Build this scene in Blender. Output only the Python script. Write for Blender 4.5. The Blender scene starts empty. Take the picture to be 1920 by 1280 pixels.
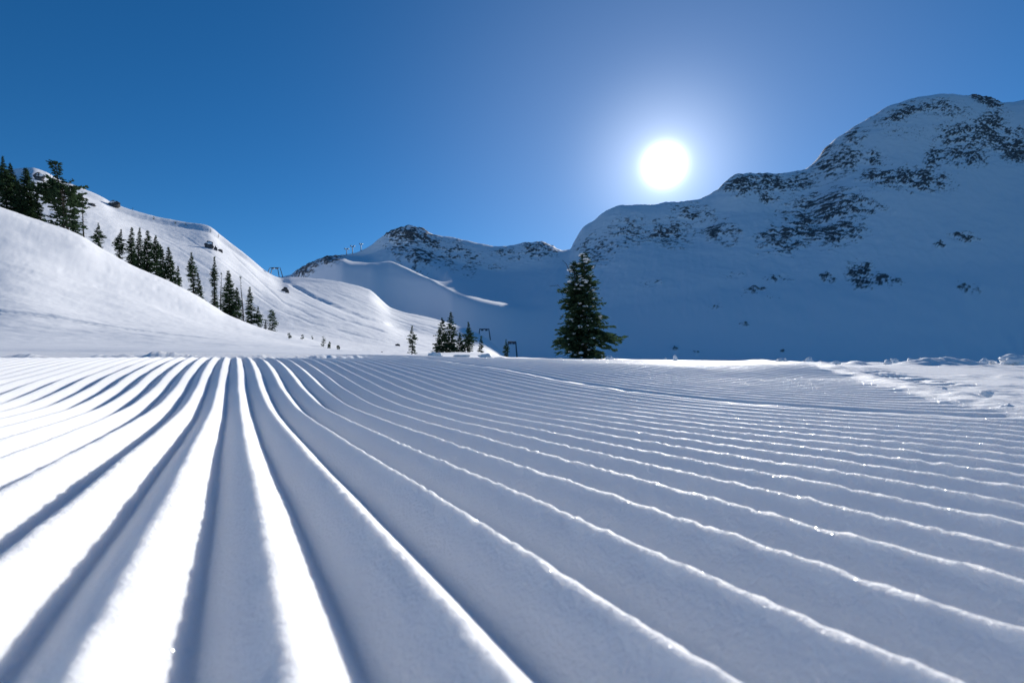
import bpy, math, random
import numpy as np
from mathutils import Vector

# ------------------------------------------------------------------ camera, sky, sun, exposure
PITCH = math.atan(57 / 960.0)          # the near snow is level, its horizon lies at row 697 of 1280
HC = 0.079                             # lens height above the crests of the groomed ridges
CA, SA = math.cos(PITCH), math.sin(PITCH)
SUN_AZ, SUN_EL = math.radians(16.9), math.radians(21.5)

scene = bpy.context.scene
col = scene.collection
cam_d = bpy.data.cameras.new('camera')
cam = bpy.data.objects.new('camera', cam_d)
col.objects.link(cam)
cam.location = (0, 0, HC)
cam.rotation_euler = (math.pi / 2 + PITCH, 0, 0)
cam_d.sensor_width = 36.0
cam_d.lens = 18.0
cam_d.clip_start = 0.005
cam_d.clip_end = 20000
cam_d.dof.use_dof = True
cam_d.dof.focus_distance = 2.0
cam_d.dof.aperture_fstop = 14
scene.camera = cam

SUN_DIR = Vector((math.sin(SUN_AZ) * math.cos(SUN_EL), math.cos(SUN_AZ) * math.cos(SUN_EL), math.sin(SUN_EL)))
world = bpy.data.worlds.new('World')
scene.world = world
world.use_nodes = True
wn, wl = world.node_tree.nodes, world.node_tree.links
wn.clear()
w_out = wn.new('ShaderNodeOutputWorld')
w_bg = wn.new('ShaderNodeBackground')
sky = wn.new('ShaderNodeTexSky')
sky.sky_type = 'NISHITA'
sky.sun_disc = False
sky.sun_elevation = SUN_EL
sky.sun_rotation = SUN_AZ
sky.altitude = 2200
sky.air_density = 1.0
sky.dust_density = 0.3
sky.ozone_density = 6.0
w_bg.inputs['Strength'].default_value = 0.067
hsv = wn.new('ShaderNodeHueSaturation')
hsv.inputs['Saturation'].default_value = 1.17
hsv.inputs['Hue'].default_value = 0.497
wl.new(sky.outputs['Color'], hsv.inputs['Color'])
wl.new(hsv.outputs['Color'], w_bg.inputs['Color'])
# the sun's own disc and the bright air right round it
geo = wn.new('ShaderNodeNewGeometry')
dot = wn.new('ShaderNodeVectorMath'); dot.operation = 'DOT_PRODUCT'
wl.new(geo.outputs['Incoming'], dot.inputs[0])
dot.inputs[1].default_value = (-SUN_DIR.x, -SUN_DIR.y, -SUN_DIR.z)
def wmath(op, a, b):
    n = wn.new('ShaderNodeMath'); n.operation = op
    for i, s in enumerate((a, b)):
        if isinstance(s, (int, float)): n.inputs[i].default_value = s
        else: wl.new(s, n.inputs[i])
    return n.outputs[0]
dpos = wmath('MAXIMUM', dot.outputs['Value'], 0.0)
core = wmath('MULTIPLY', wmath('ADD', wmath('POWER', dpos, 4200.0), wmath('MULTIPLY', wmath('POWER', dpos, 1100.0), 0.07)), 6.0)
halo = wmath('MULTIPLY', wmath('POWER', dpos, 170.0), 0.30)
wide = wmath('MULTIPLY', wmath('POWER', dpos, 14.0), 0.085)
glow = wmath('ADD', wmath('ADD', core, halo), wide)
w_glow = wn.new('ShaderNodeBackground')
w_glow.inputs['Color'].default_value = (0.86, 0.92, 1.0, 1)
wl.new(glow, w_glow.inputs['Strength'])
w_add = wn.new('ShaderNodeAddShader')
wl.new(w_bg.outputs[0], w_add.inputs[0])
wl.new(w_glow.outputs[0], w_add.inputs[1])
wl.new(w_add.outputs[0], w_out.inputs['Surface'])

sun_d = bpy.data.lights.new('sun', 'SUN')
sun_d.energy = 3.6
sun_d.angle = math.radians(0.53)
sun_d.color = (1.0, 0.955, 0.89)
sun = bpy.data.objects.new('sun', sun_d)
col.objects.link(sun)
sun.rotation_euler = (-SUN_DIR).to_track_quat('-Z', 'Y').to_euler()
sun.location = (30, 100, 60)

vs = scene.view_settings
vs.view_transform = 'Standard'
vs.look = 'None'
vs.exposure = 0.54
vs.gamma = 1.0
vs.use_curve_mapping = False
scene.cycles.use_denoising = True
scene.cycles.max_bounces = 8
scene.cycles.diffuse_bounces = 5

# ------------------------------------------------------------------ helpers
def tag(o, label=None, cat=None, group=None, kind=None):
    if label: o['label'] = label
    if cat: o['category'] = cat
    if group: o['group'] = group
    if kind: o['kind'] = kind
    return o

def mesh_np(name, V, F, mat, parent=None, smooth=True, attrs=None):
    """V (n,3); F (m,3) or (m,4) int array"""
    me = bpy.data.meshes.new(name)
    V = np.ascontiguousarray(V, dtype=np.float32); F = np.ascontiguousarray(F, dtype=np.int32)
    n = F.shape[1]
    me.vertices.add(len(V)); me.vertices.foreach_set('co', V.ravel())
    me.loops.add(F.size); me.loops.foreach_set('vertex_index', F.ravel())
    me.polygons.add(len(F)); me.polygons.foreach_set('loop_start', np.arange(0, F.size, n, dtype=np.int32))
    if smooth: me.polygons.foreach_set('use_smooth', np.ones(len(F), dtype=bool))
    for k, a in (attrs or {}).items():
        at = me.attributes.new(k, 'FLOAT', 'POINT'); at.data.foreach_set('value', np.ascontiguousarray(a, dtype=np.float32))
    me.update(calc_edges=True)
    me.materials.append(mat)
    o = bpy.data.objects.new(name, me)
    col.objects.link(o)
    if parent: o.parent = parent
    return o

def empty(name, loc):
    o = bpy.data.objects.new(name, None); col.objects.link(o)
    o.location = loc; o.empty_display_size = 0.2
    return o

def pnoise(x, y, seed=0):
    """2D gradient noise, about -1..1"""
    x = np.asarray(x, dtype=np.float64); y = np.asarray(y, dtype=np.float64)
    xi = np.floor(x).astype(np.int64); yi = np.floor(y).astype(np.int64)
    xf = x - xi; yf = y - yi
    def g(ix, iy, dx, dy):
        h = (ix * 374761393 + iy * 668265263 + seed * 974634777) & 0xFFFFFFFF
        h = ((h ^ (h >> 13)) * 1274126177) & 0xFFFFFFFF
        h = (h ^ (h >> 16)) & 0xFFFF
        a = h * (2 * math.pi / 65536.0)
        return np.cos(a) * dx + np.sin(a) * dy
    u = xf * xf * xf * (xf * (xf * 6 - 15) + 10); v = yf * yf * yf * (yf * (yf * 6 - 15) + 10)
    a = g(xi, yi, xf, yf); b = g(xi + 1, yi, xf - 1, yf)
    c = g(xi, yi + 1, xf, yf - 1); d = g(xi + 1, yi + 1, xf - 1, yf - 1)
    return 1.5 * ((a * (1 - u) + b * u) * (1 - v) + (c * (1 - u) + d * u) * v)

def fbm(x, y, oct=4, seed=0, gain=0.5):
    s = 0.0; a = 1.0; t = 0.0
    for i in range(oct):
        s = s + a * pnoise(x * 2 ** i + 17.3 * i, y * 2 ** i - 9.1 * i, seed + i); t += a; a *= gain
    return s / t

def ridged(x, y, oct=4, seed=0):
    s = 0.0; a = 1.0; t = 0.0
    for i in range(oct):
        s = s + a * (1 - np.abs(pnoise(x * 2 ** i + 5.7 * i, y * 2 ** i + 3.3 * i, seed + i))); t += a; a *= 0.5
    return s / t

def sstep(a, b, x):
    t = np.clip((x - a) / (b - a), 0, 1)
    return t * t * (3 - 2 * t)

def slopes(s, h):
    """monotone cubic slopes, knots along the last axis"""
    d = np.diff(h, axis=-1) / np.diff(s, axis=-1)
    m = np.zeros_like(h)
    a, b = d[..., :-1], d[..., 1:]
    with np.errstate(divide='ignore', invalid='ignore'):
        hm = np.where(a * b > 0, 2 * a * b / (a + b), 0.0)
    m[..., 1:-1] = hm
    m[..., 0] = d[..., 0]; m[..., -1] = d[..., -1]
    return m

def herm(t, h0, h1, m0, m1, ds):
    t2, t3 = t * t, t * t * t
    return (2 * t3 - 3 * t2 + 1) * h0 + (t3 - 2 * t2 + t) * m0 * ds + (-2 * t3 + 3 * t2) * h1 + (t3 - t2) * m1 * ds

def pchip(xk, yk, x):
    xk = np.asarray(xk, float); yk = np.asarray(yk, float); x = np.clip(x, xk[0], xk[-1])
    m = slopes(xk, yk)
    i = np.clip(np.searchsorted(xk, x, side='right') - 1, 0, len(xk) - 2)
    ds = xk[i + 1] - xk[i]
    return herm((x - xk[i]) / ds, yk[i], yk[i + 1], m[i], m[i + 1], ds)

def ray(px, py):
    """lateral and vertical slope per metre of depth for a place in the photograph"""
    q = (640.0 - py) / 960.0
    den = CA - q * SA
    return (px - 960.0) / 960.0 / den, (SA + q * CA) / den

# ------------------------------------------------------------------ materials
def new_mat(name):
    m = bpy.data.materials.new(name); m.use_nodes = True
    m.node_tree.nodes.clear()
    return m, m.node_tree.nodes, m.node_tree.links

def add_out(n, l, sh):
    o = n.new('ShaderNodeOutputMaterial'); l.new(sh, o.inputs['Surface'])

def noise_node(n, l, vec, scale, detail=4, rough=0.55):
    t = n.new('ShaderNodeTexNoise'); t.inputs['Scale'].default_value = scale
    t.inputs['Detail'].default_value = detail; t.inputs['Roughness'].default_value = rough
    l.new(vec, t.inputs['Vector']); return t

def snow_near():
    m, n, l = new_mat('groomed_snow')
    tc = n.new('ShaderNodeTexCoord')
    p = n.new('ShaderNodeBsdfPrincipled')
    p.inputs['Base Color'].default_value = (0.955, 0.96, 0.965, 1)
    p.inputs['Roughness'].default_value = 0.65
    p.inputs['Specular IOR Level'].default_value = 0.25
    p.inputs['Subsurface Weight'].default_value = 1.0
    p.inputs['Subsurface Radius'].default_value = (1.0, 0.95, 0.9)
    p.inputs['Subsurface Scale'].default_value = 0.009
    n1 = noise_node(n, l, tc.outputs['Object'], 420, 3, 0.6)
    n2 = noise_node(n, l, tc.outputs['Object'], 110, 3, 0.6)
    b1 = n.new('ShaderNodeBump'); b1.inputs['Strength'].default_value = 0.8; b1.inputs['Distance'].default_value = 0.0018
    b2 = n.new('ShaderNodeBump'); b2.inputs['Strength'].default_value = 0.4; b2.inputs['Distance'].default_value = 0.002
    l.new(n1.outputs['Fac'], b1.inputs['Height']); l.new(n2.outputs['Fac'], b2.inputs['Height'])
    l.new(b2.outputs['Normal'], b1.inputs['Normal']); l.new(b1.outputs['Normal'], p.inputs['Normal'])
    # flat ice crystals, each turned its own way, that flash in the sun
    vo = n.new('ShaderNodeTexVoronoi'); vo.inputs['Scale'].default_value = 1000
    l.new(tc.outputs['Object'], vo.inputs['Vector'])
    sub = n.new('ShaderNodeVectorMath'); sub.operation = 'SUBTRACT'; sub.inputs[1].default_value = (0.5, 0.5, 0.5)
    l.new(vo.outputs['Color'], sub.inputs[0])
    sc = n.new('ShaderNodeVectorMath'); sc.operation = 'SCALE'; sc.inputs['Scale'].default_value = 1.7
    l.new(sub.outputs[0], sc.inputs[0])
    g = n.new('ShaderNodeNewGeometry')
    ad = n.new('ShaderNodeVectorMath'); ad.operation = 'ADD'
    l.new(g.outputs['Normal'], ad.inputs[0]); l.new(sc.outputs[0], ad.inputs[1])
    nm = n.new('ShaderNodeVectorMath'); nm.operation = 'NORMALIZE'; l.new(ad.outputs[0], nm.inputs[0])
    gl = n.new('ShaderNodeBsdfGlossy'); gl.inputs['Roughness'].default_value = 0.16
    gl.inputs['Color'].default_value = (1, 1, 1, 1); l.new(nm.outputs[0], gl.inputs['Normal'])
    # only the middle of some cells is a crystal
    se = n.new('ShaderNodeSeparateColor'); l.new(vo.outputs['Color'], se.inputs[0])
    lt = n.new('ShaderNodeMath'); lt.operation = 'LESS_THAN'; lt.inputs[1].default_value = 0.32
    l.new(vo.outputs['Distance'], lt.inputs[0])
    gt = n.new('ShaderNodeMath'); gt.operation = 'GREATER_THAN'; gt.inputs[1].default_value = 0.25
    l.new(se.outputs[2], gt.inputs[0])
    mu = n.new('ShaderNodeMath'); mu.operation = 'MULTIPLY'; l.new(lt.outputs[0], mu.inputs[0]); l.new(gt.outputs[0], mu.inputs[1])
    m2 = n.new('ShaderNodeMath'); m2.operation = 'MULTIPLY'; m2.inputs[1].default_value = 0.05; l.new(mu.outputs[0], m2.inputs[0])
    l.new(m2.outputs[0], gl.inputs['Color'])
    mx = n.new('ShaderNodeAddShader'); l.new(p.outputs[0], mx.inputs[0]); l.new(gl.outputs[0], mx.inputs[1])
    add_out(n, l, mx.outputs[0])
    return m

def snow_far(name, scale, dist, stretch=None):
    m, n, l = new_mat(name)
    tc = n.new('ShaderNodeTexCoord')
    vec = tc.outputs['Object']
    p = n.new('ShaderNodeBsdfPrincipled')
    p.inputs['Roughness'].default_value = 0.7
    p.inputs['Specular IOR Level'].default_value = 0.2
    n0 = noise_node(n, l, vec, scale * 0.15, 4)
    rp = n.new('ShaderNodeValToRGB')
    rp.color_ramp.elements[0].position = 0.3; rp.color_ramp.elements[0].color = (0.89, 0.90, 0.92, 1)
    rp.color_ramp.elements[1].position = 0.7; rp.color_ramp.elements[1].color = (0.94, 0.945, 0.95, 1)
    l.new(n0.outputs['Fac'], rp.inputs[0]); l.new(rp.outputs[0], p.inputs['Base Color'])
    if stretch:
        mp = n.new('ShaderNodeMapping'); mp.inputs['Scale'].default_value = stretch[0]; mp.inputs['Rotation'].default_value = stretch[1]
        l.new(vec, mp.inputs['Vector']); vec = mp.outputs[0]
    n1 = noise_node(n, l, vec, scale, 5, 0.6)
    b = n.new('ShaderNodeBump'); b.inputs['Strength'].default_value = 0.3; b.inputs['Distance'].default_value = dist
    l.new(n1.outputs['Fac'], b.inputs['Height']); l.new(b.outputs[0], p.inputs['Normal'])
    add_out(n, l, p.outputs[0])
    return m

def mountain_mat():
    m, n, l = new_mat('snow_and_rock')
    tc = n.new('ShaderNodeTexCoord'); vec = tc.outputs['Object']
    at = n.new('ShaderNodeAttribute'); at.attribute_name = 'rock'
    nn = noise_node(n, l, vec, 0.22, 7, 0.7)
    mm = n.new('ShaderNodeMath'); mm.operation = 'MULTIPLY_ADD'; mm.inputs[1].default_value = 1.1; mm.inputs[2].default_value = -0.55
    l.new(nn.outputs['Fac'], mm.inputs[0])
    a = n.new('ShaderNodeMath'); a.operation = 'ADD'; l.new(at.outputs['Fac'], a.inputs[0]); l.new(mm.outputs[0], a.inputs[1])
    rp = n.new('ShaderNodeValToRGB')
    rp.color_ramp.elements[0].position = 0.36; rp.color_ramp.elements[0].color = (0, 0, 0, 1)
    rp.color_ramp.elements[1].position = 0.66; rp.color_ramp.elements[1].color = (1, 1, 1, 1)
    l.new(a.outputs[0], rp.inputs[0])
    snow = n.new('ShaderNodeBsdfPrincipled'); snow.inputs['Base Color'].default_value = (0.86, 0.885, 0.92, 1); snow.inputs['Roughness'].default_value = 0.8
    snow.inputs['Specular IOR Level'].default_value = 0.1
    rock = n.new('ShaderNodeBsdfPrincipled'); rock.inputs['Roughness'].default_value = 0.9
    n2 = noise_node(n, l, vec, 0.3, 6, 0.7)
    rc = n.new('ShaderNodeValToRGB')
    rc.color_ramp.elements[0].color = (0.022, 0.025, 0.030, 1); rc.color_ramp.elements[1].color = (0.22, 0.22, 0.22, 1)
    rc.color_ramp.elements[0].position = 0.35; rc.color_ramp.elements[1].position = 0.75
    l.new(n2.outputs['Fac'], rc.inputs[0]); l.new(rc.outputs[0], rock.inputs['Base Color'])
    b = n.new('ShaderNodeBump'); b.inputs['Strength'].default_value = 0.9; b.inputs['Distance'].default_value = 2.0
    l.new(n2.outputs['Fac'], b.inputs['Height']); l.new(b.outputs[0], rock.inputs['Normal'])
    mx = n.new('ShaderNodeMixShader'); l.new(rp.outputs[0], mx.inputs[0]); l.new(snow.outputs[0], mx.inputs[1]); l.new(rock.outputs[0], mx.inputs[2])
    add_out(n, l, mx.outputs[0])
    return m

def plain(name, c, rough=0.8, var=0.4, scale=3.0, metal=0.0):
    m, n, l = new_mat(name)
    tc = n.new('ShaderNodeTexCoord')
    t = noise_node(n, l, tc.outputs['Object'], scale, 4)
    rp = n.new('ShaderNodeValToRGB')
    rp.color_ramp.elements[0].position = 0.3; rp.color_ramp.elements[1].position = 0.7
    rp.color_ramp.elements[0].color = tuple(v * (1 - var) for v in c) + (1,)
    rp.color_ramp.elements[1].color = tuple(v * (1 + var) for v in c) + (1,)
    l.new(t.outputs['Fac'], rp.inputs[0])
    p = n.new('ShaderNodeBsdfPrincipled'); p.inputs['Roughness'].default_value = rough; p.inputs['Metallic'].default_value = metal
    p.inputs['Specular IOR Level'].default_value = 0.25
    l.new(rp.outputs[0], p.inputs['Base Color'])
    add_out(n, l, p.outputs[0])
    return m

def needles():
    m, n, l = new_mat('fir_needles')
    tc = n.new('ShaderNodeTexCoord')
    t = noise_node(n, l, tc.outputs['Object'], 2.2, 3)
    rp = n.new('ShaderNodeValToRGB')
    rp.color_ramp.elements[0].position = 0.32; rp.color_ramp.elements[1].position = 0.7
    rp.color_ramp.elements[0].color = (0.026, 0.050, 0.030, 1); rp.color_ramp.elements[1].color = (0.065, 0.105, 0.050, 1)
    l.new(t.outputs['Fac'], rp.inputs[0])
    d = n.new('ShaderNodeBsdfDiffuse'); l.new(rp.outputs[0], d.inputs['Color'])
    tr = n.new('ShaderNodeBsdfTranslucent'); l.new(rp.outputs[0], tr.inputs['Color'])
    mx = n.new('ShaderNodeMixShader'); mx.inputs[0].default_value = 0.28
    l.new(d.outputs[0], mx.inputs[1]); l.new(tr.outputs[0], mx.inputs[2])
    add_out(n, l, mx.outputs[0])
    return m

M_PISTE = snow_near()
M_FIELD = snow_far('wind_packed_snow', 2.2, 0.05)
M_HILL = snow_far('hillside_snow', 0.45, 0.7, ((1.0, 1.0, 0.5), (0, 0, 0.6)))
M_MOUNT = mountain_mat()
M_CLOD = snow_far('loose_snow', 60, 0.004)
M_NEEDLE = needles()
M_BARK = plain('bark', (0.055, 0.043, 0.034), 0.9, 0.4, 6)
M_ROCK = plain('dark_rock', (0.09, 0.088, 0.088), 0.9, 0.55, 1.2)
M_STEEL = plain('painted_steel', (0.10, 0.12, 0.15), 0.5, 0.2, 2, 0.3)
M_CABLE = plain('wire_rope', (0.06, 0.065, 0.07), 0.5, 0.2, 2, 0.4)
M_WHITE = plain('white_cladding', (0.78, 0.79, 0.80), 0.5, 0.05, 1)
M_LOAD = snow_far('snow_on_branches', 6, 0.03)

# ------------------------------------------------------------------ the ground: rows of heights, near to far
# each row: depth by place, then place of the row in the photograph (px, py) or plain heights (px, metres)
def R(z, pts, mode='py'):
    zz = z if isinstance(z, list) else [(-900, z), (2800, z)]
    return zz, pts, mode

KNOLL = [(-900, 150), (-300, 290), (0, 396), (50, 414), (100, 432), (150, 452), (200, 480), (250, 507), (300, 531), (350, 556),
         (400, 583), (430, 600), (460, 612), (500, 622), (560, 632), (620, 648), (680, 660), (760, 666), (830, 663), (905, 664),
         (960, 673), (1100, 674), (1160, 674), (1300, 690), (1900, 740), (2800, 780)]
HILLC = [(-900, 180), (-300, 285), (0, 322), (58, 318), (85, 326), (110, 340), (150, 355), (190, 372), (215, 386), (300, 412), (350, 421),
         (390, 428), (420, 450), (460, 480), (500, 511), (530, 524), (545, 522), (620, 528), (690, 545), (735, 580), (800, 597),
         (850, 610), (895, 625), (930, 650), (960, 676), (1100, 700), (1900, 730), (2800, 760)]
PEAKS = [(-900, 420), (0, 520), (400, 530), (540, 518), (570, 500), (620, 483), (660, 477), (690, 464), (720, 443), (745, 432),
         (770, 427), (790, 432), (815, 443), (840, 446), (870, 452), (900, 458), (935, 464), (960, 463), (985, 458), (1015, 457),
         (1035, 467), (1058, 474), (1068, 472), (1078, 456), (1095, 430), (1115, 419), (1140, 401), (1170, 391), (1220, 390), (1290, 385),
         (1340, 368), (1363, 346), (1385, 335), (1430, 333), (1500, 330), (1530, 311), (1545, 291), (1565, 271), (1600, 245),
         (1640, 222), (1670, 203), (1720, 190), (1770, 183), (1830, 185), (1850, 190), (1880, 198), (1900, 197), (1920, 192),
         (2050, 150), (2300, 170), (2800, 300)]
zH = [(-900, 260), (0, 420), (300, 430), (400, 410), (500, 360), (560, 370), (690, 360), (735, 340), (850, 290), (930, 250), (1100, 240), (2800, 240)]
def scale_z(zl, f): return [(a, b * f) for a, b in zl]
zP = [(-900, 850), (540, 860), (700, 850), (1060, 850), (1300, 850), (1600, 930), (1800, 980), (2800, 1000)]
ROWS = [
    R(0.3, [(-900, 0), (2800, 0)], 'h'),
    R(0.75, [(-900, .001), (1216, .002), (1900, .014), (2800, .018)], 'h'),
    R(1.0, [(-900, .006), (500, .006), (1216, .007), (1600, .016), (1900, .026), (2800, .03)], 'h'),
    R(1.37, [(-900, .034), (500, .034), (900, .027), (1216, .026), (1600, .038), (1900, .048), (2800, .05)], 'h'),
    R(1.75, [(-900, .085), (500, .085), (700, .070), (1092, .055), (1216, .055), (1600, .060), (1900, .072), (2800, .07)], 'h'),
    R(2.3, [(-900, .137), (500, .137), (868, .110), (1216, .108), (1515, .115), (1900, .112), (2800, .11)], 'h'),
    R(2.9, [(-900, 664), (0, 664), (450, 668), (560, 670), (700, 670), (900, 674), (1216, 677), (1500, 680), (1900, 682), (2800, 684)]),
    R(3.4, [(-900, 656), (0, 659), (450, 661), (600, 664), (760, 666), (900, 670), (1100, 673), (1216, 674), (1500, 677), (1900, 678), (2800, 680)]),
    R(4.2, [(-900, 645), (0, 652), (400, 656), (600, 661), (760, 665), (900, 671), (1216, 677), (1500, 680), (1900, 682), (2800, 684)]),
    R(7.0, [(-900, 610), (0, 631), (200, 641), (400, 650), (600, 658), (760, 665), (900, 673), (1216, 686), (1500, 693), (1900, 700), (2800, 700)]),
    R(14, [(-900, 480), (0, 550), (200, 598), (400, 633), (600, 654), (760, 665), (900, 674), (1100, 688), (1500, 705), (1900, 720), (2800, 730)]),
    R(25, [(-900, 330), (0, 475), (200, 545), (400, 612), (500, 635), (600, 652), (760, 666), (900, 672), (1100, 684), (1500, 715), (1900, 740), (2800, 760)]),
    R([(-900, 60), (300, 62), (620, 50), (830, 42), (1100, 46), (2800, 50)], KNOLL),
    R([(-900, 78), (300, 80), (620, 64), (830, 54), (1100, 58), (2800, 64)],
      [(-900, 190), (0, 425), (150, 485), (300, 558), (400, 604), (460, 628), (560, 640), (620, 652), (680, 662), (760, 668), (900, 676), (1100, 690), (1900, 760), (2800, 790)]),
    R([(-900, 120), (300, 130), (620, 110), (900, 100), (2800, 100)],
      [(-900, 230), (0, 430), (150, 480), (300, 545), (400, 590), (460, 610), (560, 626), (620, 636), (700, 648), (760, 656), (830, 664), (900, 674), (1000, 690), (1100, 705), (1900, 770), (2800, 790)]),
    R(scale_z(zH, 0.62), [(-900, 190), (0, 350), (150, 388), (300, 448), (350, 462), (400, 477), (450, 512), (500, 543), (560, 560), (620, 572), (700, 594), (760, 622), (830, 640), (900, 658), (1000, 690), (1100, 705), (1900, 760), (2800, 780)]),
    R(scale_z(zH, 0.88), [(a, b + (9 if a < 480 else 8 if a < 700 else 5)) for a, b in HILLC]),
    R(zH, HILLC),
    R(scale_z(zH, 1.10), [(a, b + (26 if a < 480 else 14)) for a, b in HILLC]),
    R([(-900, 480), (300, 540), (540, 560), (640, 492), (735, 502), (800, 472), (850, 412), (900, 405), (940, 405), (1100, 390), (1900, 380), (2800, 380)],
      [(-900, 480), (0, 560), (400, 560), (540, 582), (640, 584), (735, 598), (800, 640), (850, 648), (900, 660), (960, 672), (1100, 690), (1300, 700), (1900, 700), (2800, 700)]),
    R([(-900, 640), (400, 640), (540, 640), (600, 590), (640, 570), (690, 574), (730, 596), (760, 582), (800, 553), (850, 492), (900, 478), (940, 482), (1000, 496), (1100, 515), (1500, 530), (1900, 540), (2800, 540)],
      [(-900, 450), (0, 540), (400, 545), (540, 527), (570, 508), (600, 496), (640, 491), (665, 497), (690, 499), (730, 493), (760, 505), (800, 524), (850, 548), (900, 564), (940, 572), (1000, 585), (1100, 588), (1500, 545), (1900, 505), (2800, 540)]),
    R([(-900, 670), (400, 680), (540, 690), (600, 640), (640, 606), (690, 610), (730, 622), (760, 604), (800, 580), (850, 522), (900, 512), (940, 516), (1000, 532), (1100, 550), (1500, 565), (1900, 575), (2800, 580)],
      [(-900, 445), (0, 535), (400, 542), (540, 524), (570, 505), (600, 491), (640, 485), (665, 490), (690, 492), (730, 486), (760, 498), (800, 516), (850, 540), (900, 556), (940, 565), (1000, 570), (1100, 566), (1500, 516), (1900, 472), (2800, 510)]),
    R([(-900, 760), (400, 790), (540, 810), (600, 825), (640, 824), (700, 790), (730, 775), (800, 745), (940, 720), (1100, 710), (1500, 745), (1900, 800), (2800, 800)],
      [(-900, 432), (0, 528), (400, 536), (540, 521), (570, 503), (600, 489), (640, 482), (690, 478), (730, 464), (770, 462), (800, 476), (850, 492), (900, 505), (940, 512), (1000, 510), (1058, 510), (1100, 482), (1170, 456), (1290, 448), (1400, 405), (1500, 400), (1600, 330), (1700, 295), (1800, 290), (1900, 300), (2300, 300), (2800, 380)]),
    R(zP, PEAKS),
    R(scale_z(zP, 1.12), [(a, b + 40) for a, b in PEAKS]),
    R(scale_z(zP, 1.8), [(-900, 660), (2800, 660)]),
]

def row_eval(k):
    """depth and height of every row on lateral slopes k -> arrays (len(k), rows)"""
    Z = np.zeros((len(k), len(ROWS))); H = np.zeros_like(Z)
    for j, (zz, pts, mode) in enumerate(ROWS):
        kk = [(a - 960) / 960.0 for a, b in zz]
        Z[:, j] = pchip(kk, [b for a, b in zz], k)
        if mode == 'h':
            H[:, j] = pchip([(a - 960) / 960.0 for a, b in pts], [b for a, b in pts], k)
        else:
            ks = [ray(a, b) for a, b in pts]
            H[:, j] = HC + Z[:, j] * pchip([q[0] for q in ks], [q[1] for q in ks], k)
    return Z, H

def loft(k, i0, i1, nsub):
    """rows i0..i1 of the ground -> X, Y, H arrays (rows, columns)"""
    Z, H = row_eval(k)
    S = np.log(Z); m = slopes(S, H)
    Ys, Hs = [], []
    for i in range(i0, i1):
        n = nsub[i - i0]
        for t in np.linspace(0, 1, n, endpoint=False) if i < i1 - 1 else np.linspace(0, 1, n + 1):
            ds = S[:, i + 1] - S[:, i]
            Ys.append(np.exp(S[:, i] + t * ds)); Hs.append(herm(t, H[:, i], H[:, i + 1], m[:, i], m[:, i + 1], ds))
    Y = np.array(Ys); Hh = np.array(Hs)
    return Y * k[None, :], Y, Hh

def ground_at(k, y):
    """height of the bare loft on given slopes k and depths y (1D arrays)"""
    Z, H = row_eval(k)
    S = np.log(Z); m = slopes(S, H); s = np.log(np.maximum(y, Z[:, 0]))
    i = np.clip((S <= s[:, None]).sum(1) - 1, 0, len(ROWS) - 2)
    r = np.arange(len(k)); ds = S[r, i + 1] - S[r, i]
    return herm((s - S[r, i]) / ds, H[r, i], H[r, i + 1], m[r, i], m[r, i + 1], ds)

def relief(X, Y, D):
    """small natural unevenness of ungroomed snow, growing with distance D"""
    w = sstep(3.4, 9.0, Y)
    h = w * (0.05 * fbm(X / 2.3, Y / 2.3, 3, 11) + 0.018 * fbm(X / 0.5, Y / 0.35, 3, 21))
    h = h + sstep(12, 40, D) * (0.20 * fbm(X / 9, Y / 9, 3, 31) + 0.030 * fbm(X / 1.6, Y / 1.0, 3, 33) - 0.16 * np.clip(pnoise(X / 0.8, Y / 1.5, 35) - 0.55, 0, 1))
    h = h + sstep(70, 170, D) * (0.7 * fbm(X / 45, Y / 45, 4, 41) + 0.34 * ridged((X * 0.8 + Y * 0.6) / 7.0, (Y * 0.8 - X * 0.6) / 40, 3, 43))
    return h

def height(x, y):
    """true height of the snow surface beyond the groomed strip at one spot"""
    k = np.array([x / y]); yy = np.array([y])
    return float((ground_at(k, yy) + relief(np.array([x]), yy, np.hypot(np.array([x]), yy)))[0])

def spot(px, py, z):
    """a spot on the ground under a place in the photograph at depth z; returns the ground point"""
    kx, kz = ray(px, py)
    x = kx * z
    return Vector((x, z, height(x, z)))

def grid_faces(nr, nc):
    i = np.arange(nr - 1)[:, None] * nc + np.arange(nc - 1)[None, :]
    return np.stack([i, i + 1, i + nc + 1, i + nc], axis=-1).reshape(-1, 4)

def kcols(step):
    a = np.arange(-20, 1941, step)
    l = -20 - np.cumsum(np.geomspace(step, 60, 60)); l = l[l > -860]
    r = 1940 + np.cumsum(np.geomspace(step, 60, 60)); r = r[r < 2760]
    return (np.concatenate([l[::-1], a, r]) - 960) / 960.0

# open snow from the edge of the groomed strip to just behind the near rise
k = kcols(2.6)
X, Y, H = loft(k, 6, 14, [8, 10, 20, 70, 30, 30, 6, 8])
H = H + relief(X, Y, np.hypot(X, Y))
H = H - 0.03 * sstep(4.1, 3.3, Y)                       # dives under the groomed strip
# an old ski track across the rise, a shallow double groove
trk = ray(np.array([0, 120, 240, 360, 480]), np.array([595, 608, 622, 637, 650]))
ty = np.array([10.2, 10.9, 11.6, 12.6, 13.6])
tk = np.interp(X / Y, trk[0], ty)
for off in (0.0, 0.35):
    d = Y - tk - off
    H = H - 0.085 * np.exp(-(d / 0.11) ** 2) * (X / Y < -0.48)
fld = mesh_np('snowfield', np.stack([X, Y, H], -1).reshape(-1, 3), grid_faces(*X.shape), M_FIELD)
tag(fld, 'bright open snow rising to the row of firs', 'snow', kind='structure')

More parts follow.
